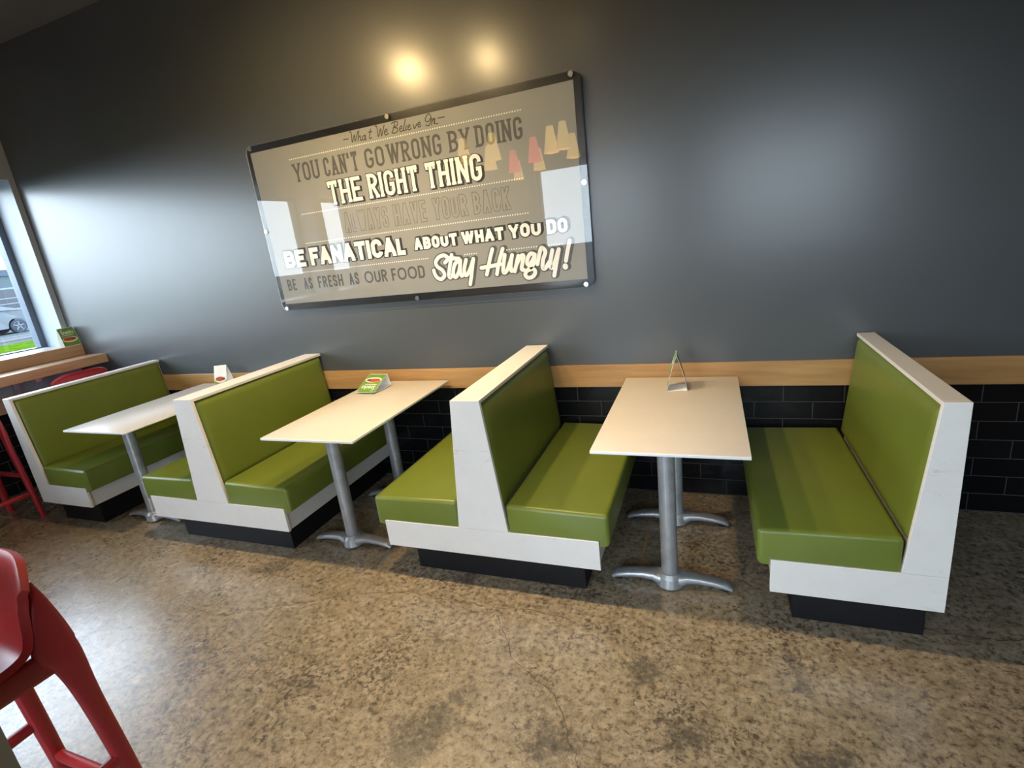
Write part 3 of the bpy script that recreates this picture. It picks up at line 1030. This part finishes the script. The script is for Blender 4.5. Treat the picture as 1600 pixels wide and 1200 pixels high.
# line 5: heavy sans capitals
W5 = [('BE', .196, .381, 1.583, 1.699, .029), ('FANATICAL', .424, 1.201, 1.583, 1.701, .029), ('ABOUT', 1.256, 1.560, 1.603, 1.676, .0205),
      ('WHAT', 1.590, 1.866, 1.604, 1.676, .0205), ('YOU', 1.898, 2.096, 1.604, 1.680, .0205), ('DO', 2.130, 2.252, 1.603, 1.682, .0205)]
l5 = line('lettering', W5, M['ink_white'], YP - 0.0010, gap=0.0075, q=0.06)
under('lettering_shadow', W5, M['ink_deep'], l5, [(0.0, 0.0, 0.012), (0.006, 0.002, 0.012), (0.012, 0.004, 0.012)], YP - 0.0005, gap=0.0075, q=0.06)
# line 6: light round sans
S6 = 0.0125
W6 = [(t, a, b, 1.428, 1.507, S6) for t, a, b in (('BE', .172, .252), ('AS', .322, .394), ('FRESH', .446, .660), ('AS', .712, .790), ('OUR', .838, 1.016), ('FOOD', 1.052, 1.300))]
line('lettering', W6, M['ink'], YP - 0.0004, gap=0.010, q=0.07, wide={'O': 1.9, 'U': 1.15, 'R': 1.0, 'D': 1.2, 'F': 0.8, 'S': 0.85, 'H': 1.1, 'E': 0.75})
# dotted rules
for x0, x1, z in ((.428, 2.042, 2.265), (.43, 2.022, 1.921), (.412, 2.025, 1.733), (.327, 1.347, 1.545), (1.594, 1.686, 1.543), (1.870, 2.065, 1.543), (2.115, 2.219, 1.543)):
    b = bmesh.new()
    n_ = int((x1 - x0) / 0.0155)
    for i in range(n_ + 1):
        x = x0 + i * 0.0155
        stroke(b, [Vector((x, z)), Vector((x + 0.0068, z))], 0.0068, YP - 0.0003)
    obj('dotted_rule', b, M['ink_white'], sg, sub=SUB)
# script lines
STAY= [[(1.453, 1.508), (1.478, 1.53), (1.457, 1.551), (1.419, 1.546), (1.389, 1.517), (1.397, 1.488), (1.428, 1.463), (1.438, 1.432), (1.412, 1.41), (1.383, 1.422), (1.369, 1.45), (1.367, 1.468)], [(1.507, 1.549), (1.493, 1.51), (1.477, 1.464), (1.468, 1.43), (1.475, 1.414), (1.497, 1.433)], [(1.484, 1.533), (1.552, 1.523)], [(1.546, 1.511), (1.519, 1.49), (1.502, 1.45), (1.504, 1.421), (1.518, 1.416), (1.544, 1.452), (1.561, 1.509)], [(1.561, 1.512), (1.551, 1.452), (1.554, 1.419), (1.568, 1.424)], [(1.6, 1.511), (1.581, 1.461), (1.578, 1.426), (1.594, 1.422), (1.621, 1.457), (1.644, 1.501)], [(1.65, 1.512), (1.634, 1.456), (1.62, 1.405), (1.606, 1.362)], [(1.782, 1.556), (1.759, 1.502), (1.741, 1.452), (1.725, 1.411)], [(1.848, 1.552), (1.82, 1.49), (1.802, 1.441), (1.792, 1.408)], [(1.695, 1.454), (1.756, 1.458), (1.823, 1.465)], [(1.857, 1.515), (1.845, 1.471), (1.835, 1.427), (1.842, 1.412), (1.863, 1.43), (1.892, 1.484), (1.903, 1.508)], [(1.903, 1.51), (1.888, 1.456), (1.887, 1.421), (1.901, 1.421)], [(1.941, 1.501), (1.925, 1.458), (1.909, 1.415)], [(1.924, 1.453), (1.956, 1.497), (1.974, 1.498), (1.963, 1.46), (1.954, 1.425), (1.967, 1.418)], [(2.041, 1.5), (2.019, 1.507), (1.999, 1.484), (1.991, 1.455), (2.004, 1.445), (2.027, 1.468), (2.044, 1.499)], [(2.044, 1.499), (2.027, 1.443), (1.991, 1.416), (1.972, 1.39), (1.989, 1.37), (2.02, 1.376), (2.036, 1.399), (2.025, 1.419), (1.997, 1.415)], [(2.054, 1.444), (2.072, 1.499), (2.088, 1.533), (2.109, 1.509), (2.091, 1.465), (2.084, 1.422), (2.098, 1.415), (2.128, 1.45)], [(2.151, 1.513), (2.136, 1.46), (2.13, 1.428), (2.139, 1.414), (2.159, 1.442), (2.185, 1.504)], [(2.19, 1.514), (2.175, 1.462), (2.162, 1.415), (2.149, 1.369)], [(2.257, 1.555), (2.24, 1.499), (2.226, 1.447)], [(2.219, 1.417), (2.22, 1.413)]]
BELIEVE= [[(0.877, 2.312), (0.913, 2.31)], [(1.545, 2.314), (1.585, 2.313)], [(0.93, 2.346), (0.942, 2.338), (0.938, 2.288), (0.961, 2.323), (0.96, 2.289), (0.991, 2.338)], [(1.0, 2.341), (0.981, 2.287)], [(0.986, 2.302), (1.002, 2.312), (1.001, 2.286), (1.007, 2.287)], [(1.04, 2.309), (1.021, 2.306), (1.013, 2.287), (1.028, 2.287), (1.041, 2.308), (1.035, 2.285), (1.042, 2.286)], [(1.086, 2.337), (1.066, 2.289), (1.082, 2.288)], [(1.065, 2.322), (1.089, 2.321)], [(1.12, 2.346), (1.131, 2.339), (1.131, 2.287), (1.154, 2.325), (1.154, 2.287), (1.183, 2.34)], [(1.179, 2.303), (1.197, 2.306), (1.195, 2.317), (1.182, 2.312), (1.176, 2.294), (1.186, 2.286), (1.202, 2.293)], [(1.258, 2.34), (1.231, 2.29)], [(1.235, 2.339), (1.253, 2.345), (1.275, 2.343), (1.273, 2.326), (1.25, 2.316), (1.271, 2.308), (1.264, 2.291), (1.242, 2.286), (1.228, 2.292)], [(1.286, 2.301), (1.3, 2.304), (1.3, 2.315), (1.288, 2.31), (1.283, 2.294), (1.291, 2.286), (1.306, 2.293)], [(1.332, 2.346), (1.309, 2.292), (1.319, 2.288)], [(1.334, 2.313), (1.324, 2.293), (1.332, 2.289)], [(1.342, 2.3), (1.356, 2.302), (1.356, 2.312), (1.345, 2.308), (1.34, 2.293), (1.348, 2.286), (1.363, 2.292)], [(1.38, 2.309), (1.384, 2.287), (1.404, 2.309)], [(1.411, 2.302), (1.424, 2.304), (1.424, 2.315), (1.413, 2.31), (1.409, 2.296), (1.417, 2.289), (1.43, 2.295)], [(1.502, 2.326), (1.491, 2.347), (1.47, 2.334), (1.463, 2.315), (1.48, 2.307), (1.502, 2.324), (1.493, 2.3), (1.479, 2.286), (1.461, 2.292)], [(1.509, 2.318), (1.499, 2.288)], [(1.504, 2.302), (1.52, 2.317), (1.515, 2.289)], [(1.526, 2.315), (1.521, 2.291), (1.54, 2.286)]]

def script(strokes, wd_of, main, under_=None):
    LAYER[0] = 0
    b, b2 = bmesh.new(), bmesh.new()
    for pl in strokes:
        P = [Vector(q[:2]) for q in catmull([(x, z, 0) for x, z in pl], 7)]
        wd = wd_of(pl)
        stroke(b, P, wd, YP - (0.0010 if under_ else 0.0004), cap=True)
        if under_:
            for dx, dz in ((0, 0), (0.006, 0.001), (0.013, 0.002)):
                stroke(b2, [q + Vector((dx, dz)) for q in P], wd + 0.013, YP - 0.0005, cap=True)
    o = obj('lettering', b, main, sg, sub=SUB)
    if under_:
        obj('lettering_shadow', b2, under_, o, sub=SUB)
    else:
        b2.free()
for i0, i1 in ((0, 1), (1, 2), (2, 8), (8, 10), (10, 18), (18, 22)):
    script(BELIEVE[i0:i1], lambda pl: 0.0062, M['ink_script'])
for i0, i1 in ((0, 7), (7, 19), (19, 21)):
    script(STAY[i0:i1], lambda pl: 0.0235 if len(pl) > 2 or math.dist(pl[0], pl[1]) > 0.01 else 0.032, M['ink_white'], M['ink'])

# ================================================================== snack cards
def oval(bm, cx, cz, rx, rz, y, n=22):
    bm.faces.new([bm.verts.new((cx + rx * math.cos(2 * math.pi * i / n), y, cz + rz * math.sin(2 * math.pi * i / n))) for i in range(n)])

SNACKS = {'S': [[(.9, .85), (.5, 1), (.1, .8), (.5, .5), (.9, .22), (.5, 0), (.1, .15)]], 'n': [[(.1, 0), (.1, .62)], [(.1, .45), (.5, .64), (.85, .45), (.85, 0)]],
          'a': [[(.85, .62), (.85, 0)], [(.85, .5), (.5, .64), (.12, .32), (.5, 0), (.85, .15)]], 'c': [[(.85, .55), (.5, .64), (.12, .32), (.5, 0), (.85, .1)]],
          'k': [[(.1, 0), (.1, 1)], [(.1, .25), (.85, .64)], [(.4, .4), (.9, 0)]], 's': [[(.85, .55), (.5, .64), (.2, .48), (.8, .18), (.5, 0), (.1, .1)]]}
def tent(label, loc, rot, w=0.14, d=0.092, h=0.185, pale=False):
    """upright folded card: ridge along local x, printed faces at -y and +y."""
    t = thing('table_card', label, 'table card', loc, rot, 'folded snack cards')
    th = 0.0012
    nb = 8
    def face(s):
        bm = bmesh.new()
        cols = []
        for i in range(nb + 1):
            f = i / nb
            y = s * (d / 2 * (1 - f) + 0.006 * math.sin(math.pi * f))
            z = h * f
            cols.append([bm.verts.new(v) for v in ((-w / 2, y, z), (w / 2, y, z), (w / 2, y - s * th, z), (-w / 2, y - s * th, z))])
        for i in range(nb):
            a, c = cols[i], cols[i + 1]
            for k in range(4):
                bm.faces.new((a[k], a[(k + 1) % 4], c[(k + 1) % 4], c[k]))
        bm.faces.new(cols[0][::-1])
        bm.faces.new(cols[-1])
        return bm
    def on(bm, s):
        """wrap a flat print drawn in (x, height) onto face s, readable from outside."""
        for v in bm.verts:
            f = min(1, max(0, v.co.z / h))
            e = 0.0005 + v.co.y
            y = s * (d / 2 * (1 - f) + 0.006 * math.sin(math.pi * f) + e)
            v.co = Vector((v.co.x * (-s), y, v.co.z + 0.0003))
        return bm
    for s, nm in ((-1, 'front_face'), (1, 'back_face')):
        fo = obj(nm, face(s), M['card'], t)
        b = bmesh.new()
        nz = 8
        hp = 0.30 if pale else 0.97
        for i in range(nz):
            z0, z1 = h * (0.02 + hp * i / nz), h * (0.02 + hp * (i + 1) / nz)
            b.faces.new([b.verts.new(q) for q in ((-w / 2 + .002, 0, z0), (w / 2 - .002, 0, z0), (w / 2 - .002, 0, z1), (-w / 2 + .002, 0, z1))])
        obj('green_print', on(b, s), M['card_green'], fo)
        b = bmesh.new()
        oval(b, 0, h * 0.36, w * 0.46, h * 0.15, 0.0004)
        obj('bowl_picture', on(b, s), M['bowl'], fo)
        b = bmesh.new()
        oval(b, -w * 0.06, h * 0.39, w * 0.34, h * 0.10, 0.0008)
        obj('food_picture', on(b, s), M['chili'], fo)
        b = bmesh.new()
        oval(b, w * 0.24, h * 0.38, w * 0.12, h * 0.06, 0.0011)
        obj('food_picture', on(b, s), M['brown_food'], fo)
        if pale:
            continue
        b = bmesh.new()
        lh, lw = h * 0.17, w * 0.105
        x = -w * 0.36
        for c in 'Snacks':
            for pl in SNACKS[c]:
                P = [Vector(q[:2]) for q in catmull([(x + a * lw, h * 0.68 + q_ * lh, 0) for a, q_ in pl], 4)]
                stroke(b, P, 0.0042, 0.0005, cap=True)
            x += lw * 1.22
        stroke(b, [Vector((-w * .36, h * .60)), Vector((w * .30, h * .60))], 0.0035, 0.0005)
        stroke(b, [Vector((-w * .36, h * .92)), Vector((-w * .20, h * .92))], 0.0035, 0.0005)
        obj('card_text', on(b, s), M['card'], fo)
    obj('base_panel', box(-w / 2, w / 2, -d / 2 + 0.002, d / 2 - 0.002, 0.0004, 0.0014), M['card'], t)
    return t
R = math.radians
tent('open white-sided card standing edge-on on the rightmost table', (2.826, -0.236, TT + 0.0005), (0, 0, R(94)), w=0.115, d=0.10, h=0.19)
ang = R(180) - math.atan2(0.18, 0.040)
tent('green snack card fallen on its face on the table under the sign', (0.905, -0.155, TT + 0.040 * math.sin(ang) + 0.0095), (ang, 0, R(-3)), w=0.145, d=0.080, h=0.18)
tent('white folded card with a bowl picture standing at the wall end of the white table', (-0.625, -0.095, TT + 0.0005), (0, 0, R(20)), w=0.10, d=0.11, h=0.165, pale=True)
tent('green snack card on the window ledge in the corner of the room', (-2.447, -0.072, 1.1305), (0, 0, R(88)), w=0.13, d=0.08, h=0.165)

# ================================================================== lamps
def track_spot(x, z, lens, energy, size, label, aim):
    t = thing('track_spotlight', label, 'ceiling lamp', (x, -1.1, z), group='warm spotlights above the tables')
    d = Vector(aim).normalized()
    b = bmesh.new()
    c = Vector((0, 0, 0)) - d * 0.015
    cyl(b, c - d * 0.12, c, 0.044, 0.055, 24)
    obj('lamp_housing', b, M['steel_dark'], t, 40)
    b = bmesh.new()
    rl = 0.05 if lens == 'lens_bright' else 0.042
    cyl(b, -d * 0.0145, -d * 0.004, rl, rl * 0.85, seg=24)
    obj('lamp_lens', b, M[lens], t)
    b = bmesh.new()
    cyl(b, (-d * 0.10).to_tuple(), (0, 0, ZC - z), 0.009, seg=12)
    obj('stem', b, M['steel_dark'], t, 40)
    l = bpy.data.lights.new('spotlight_beam', 'SPOT')
    l.energy = energy
    l.color = (1.0, 0.76, 0.46)
    l.spot_size = size
    l.spot_blend = 0.6
    l.shadow_soft_size = 0.045
    o = bpy.data.objects.new('spotlight_beam', l)
    link(o, t)
    o.rotation_euler = d.to_track_quat('-Z', 'Y').to_euler()
    return t
track_spot(0.80, 2.96, 'lens_bright', SPOT, R(95), 'left one of the three warm spotlights above the sign', (0.05, 0.25, -1))
track_spot(1.47, 2.90, 'lens', SPOT * 0.8, R(95), 'middle one of the three warm spotlights above the sign', (0.05, 0.22, -1))
track_spot(2.16, 2.92, 'bulb', SPOT, R(86), 'right one of the three warm spotlights, aimed down at the rightmost table', (0.25, -0.05, -1))

def pendant():
    t = thing('pendant_lamp', 'yellow cone-shaded pendant lamp mirrored in the sign glass', 'pendant lamp', group='yellow pendant lamps')
    b = bmesh.new()
    n = 28
    rings = []
    for r, z in ((0.034, 0.14), (0.078, -0.11), (0.074, -0.11), (0.030, 0.138)):
        rings.append([b.verts.new((r * math.cos(2 * math.pi * i / n), r * math.sin(2 * math.pi * i / n), z)) for i in range(n)])
    for a, c in zip(rings, rings[1:] + rings[:1]):
        for i in range(n):
            b.faces.new((a[i], a[(i + 1) % n], c[(i + 1) % n], c[i]))
    obj('shade', b, M['shade_yellow'], t, 50)
    b = bmesh.new()
    bmesh.ops.create_uvsphere(b, u_segments=16, v_segments=10, radius=0.028)
    bmesh.ops.translate(b, verts=b.verts, vec=(0, 0, -0.05))
    obj('bulb', b, M['bulb'], t, 60)
    b = bmesh.new()
    cyl(b, (0, 0, -0.022), (0, 0, 0.15), 0.014, seg=12)
    cyl(b, (0, 0, 0.15), (0, 0, 0.98), 0.003, seg=8)
    cyl(b, (0, 0, 0.98), (0, 0, 1.0), 0.05, seg=20)
    obj('cord', b, M['steel_dark'], t, 40)
    return t
pd = pendant()
PEND = [(0.63, -2.37, 0), (0.95, -2.39, 0), (0.65, -3.03, 0), (0.47, -4.52, 0), (1.0, -3.81, 0), (1.5, -2.61, 0), (1.66, -2.50, 0), (1.58, -3.23, 0), (0.74, -3.6, 1), (1.19, -3.02, 1)]
for k, (x, y, red) in enumerate(PEND):
    if k == 0:
        o = pd
        o.location = (x, y, 2.5)
    else:
        o = dup(pd, (x, y, 2.5), (0, 0, 0), 'red cone-shaded pendant lamp mirrored in the sign glass' if red else 'yellow cone-shaded pendant lamp mirrored in the sign glass', 'red pendant lamps' if red else 'yellow pendant lamps')
    if red:
        for c in o.children:
            if c.name.startswith('shade'):
                c.data = c.data.copy()
                c.data.materials[0] = M['shade_red']

# ================================================================== across the road
bd = thing('shop_building', 'long pale building with a blue fascia across the road', 'building', (-44, 10, -0.14))
sub = (-44, 10, -0.14)
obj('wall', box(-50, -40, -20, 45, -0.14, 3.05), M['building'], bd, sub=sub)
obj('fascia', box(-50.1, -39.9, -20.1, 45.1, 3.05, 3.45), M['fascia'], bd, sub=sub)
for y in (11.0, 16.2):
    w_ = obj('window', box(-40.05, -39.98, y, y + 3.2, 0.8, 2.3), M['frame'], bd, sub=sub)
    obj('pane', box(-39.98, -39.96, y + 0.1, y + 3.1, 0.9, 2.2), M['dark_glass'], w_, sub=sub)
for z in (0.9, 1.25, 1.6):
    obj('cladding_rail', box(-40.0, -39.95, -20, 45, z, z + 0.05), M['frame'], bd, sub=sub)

cr = thing('parked_car', 'silver car parked across the road, seen through the side window', 'car', (-30.6, 10.6, -0.115))
# local: length along y, front wheel at y = +1.9 of the car centre
def car_body():
    P = [(-2.25, .35), (-2.25, .95), (-2.1, 1.15), (-1.7, 1.22), (-1.15, 1.66), (0.55, 1.68), (1.25, 1.20), (2.45, 1.10), (2.75, .95), (2.82, .60), (2.78, .32)]
    lower = [(2.30, .32)] + [(1.90 + .42 * math.cos(math.radians(a)), .34 + .42 * math.sin(math.radians(a))) for a in range(0, 181, 20)] + [(1.45, .28), (-1.0, .28)] + \
            [(-1.45 + .42 * math.cos(math.radians(a)), .34 + .42 * math.sin(math.radians(a))) for a in range(0, 181, 20)] + [(-1.9, .30)]
    bm = bmesh.new()
    poly = P + lower
    for s in (-1, 1):
        pass
    a = [bm.verts.new((-0.88 + (0.16 if z > 1.25 else 0), y, z)) for y, z in poly]
    b = [bm.verts.new((0.88 - (0.16 if z > 1.25 else 0), y, z)) for y, z in poly]
    bm.faces.new(a)
    bm.faces.new(b[::-1])
    n = len(poly)
    for i in range(n):
        bm.faces.new((a[i], a[(i + 1) % n], b[(i + 1) % n], b[i]))
    bmesh.ops.triangulate(bm, faces=[f for f in bm.faces if len(f.verts) > 4])
    return bm
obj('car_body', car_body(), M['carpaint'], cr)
for x in (0.84, -0.84):
    for y0, y1, y2, y3 in ((-1.0, -0.15, -0.15, -1.35), (-0.08, 0.50, 0.95, -0.08)):
        b = bmesh.new()
        t_ = 0.02 if x > 0 else -0.02
        for dx in (0, t_):
            pass
        q = [(y0, 1.60), (y1, 1.60), (y2, 1.24), (y3, 1.24)]
        va = [b.verts.new((x * (0.86 if z > 1.3 else 0.98), y, z)) for y, z in q]
        vb = [b.verts.new((x * (0.86 if z > 1.3 else 0.98) + t_ * 2.5, y, z)) for y, z in q]
        b.faces.new(va)
        b.faces.new(vb[::-1])
        for i in range(4):
            b.faces.new((va[i], va[(i + 1) % 4], vb[(i + 1) % 4], vb[i]))
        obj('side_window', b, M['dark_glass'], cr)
    for y in (1.90, -1.45):
        s = 1 if x > 0 else -1
        b = bmesh.new()
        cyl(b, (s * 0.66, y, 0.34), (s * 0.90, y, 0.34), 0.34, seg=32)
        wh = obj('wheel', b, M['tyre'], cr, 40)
        b = bmesh.new()
        for k in range(5):
            a = 2 * math.pi * k / 5 + 0.3
            v = Vector((0, math.cos(a), math.sin(a)))
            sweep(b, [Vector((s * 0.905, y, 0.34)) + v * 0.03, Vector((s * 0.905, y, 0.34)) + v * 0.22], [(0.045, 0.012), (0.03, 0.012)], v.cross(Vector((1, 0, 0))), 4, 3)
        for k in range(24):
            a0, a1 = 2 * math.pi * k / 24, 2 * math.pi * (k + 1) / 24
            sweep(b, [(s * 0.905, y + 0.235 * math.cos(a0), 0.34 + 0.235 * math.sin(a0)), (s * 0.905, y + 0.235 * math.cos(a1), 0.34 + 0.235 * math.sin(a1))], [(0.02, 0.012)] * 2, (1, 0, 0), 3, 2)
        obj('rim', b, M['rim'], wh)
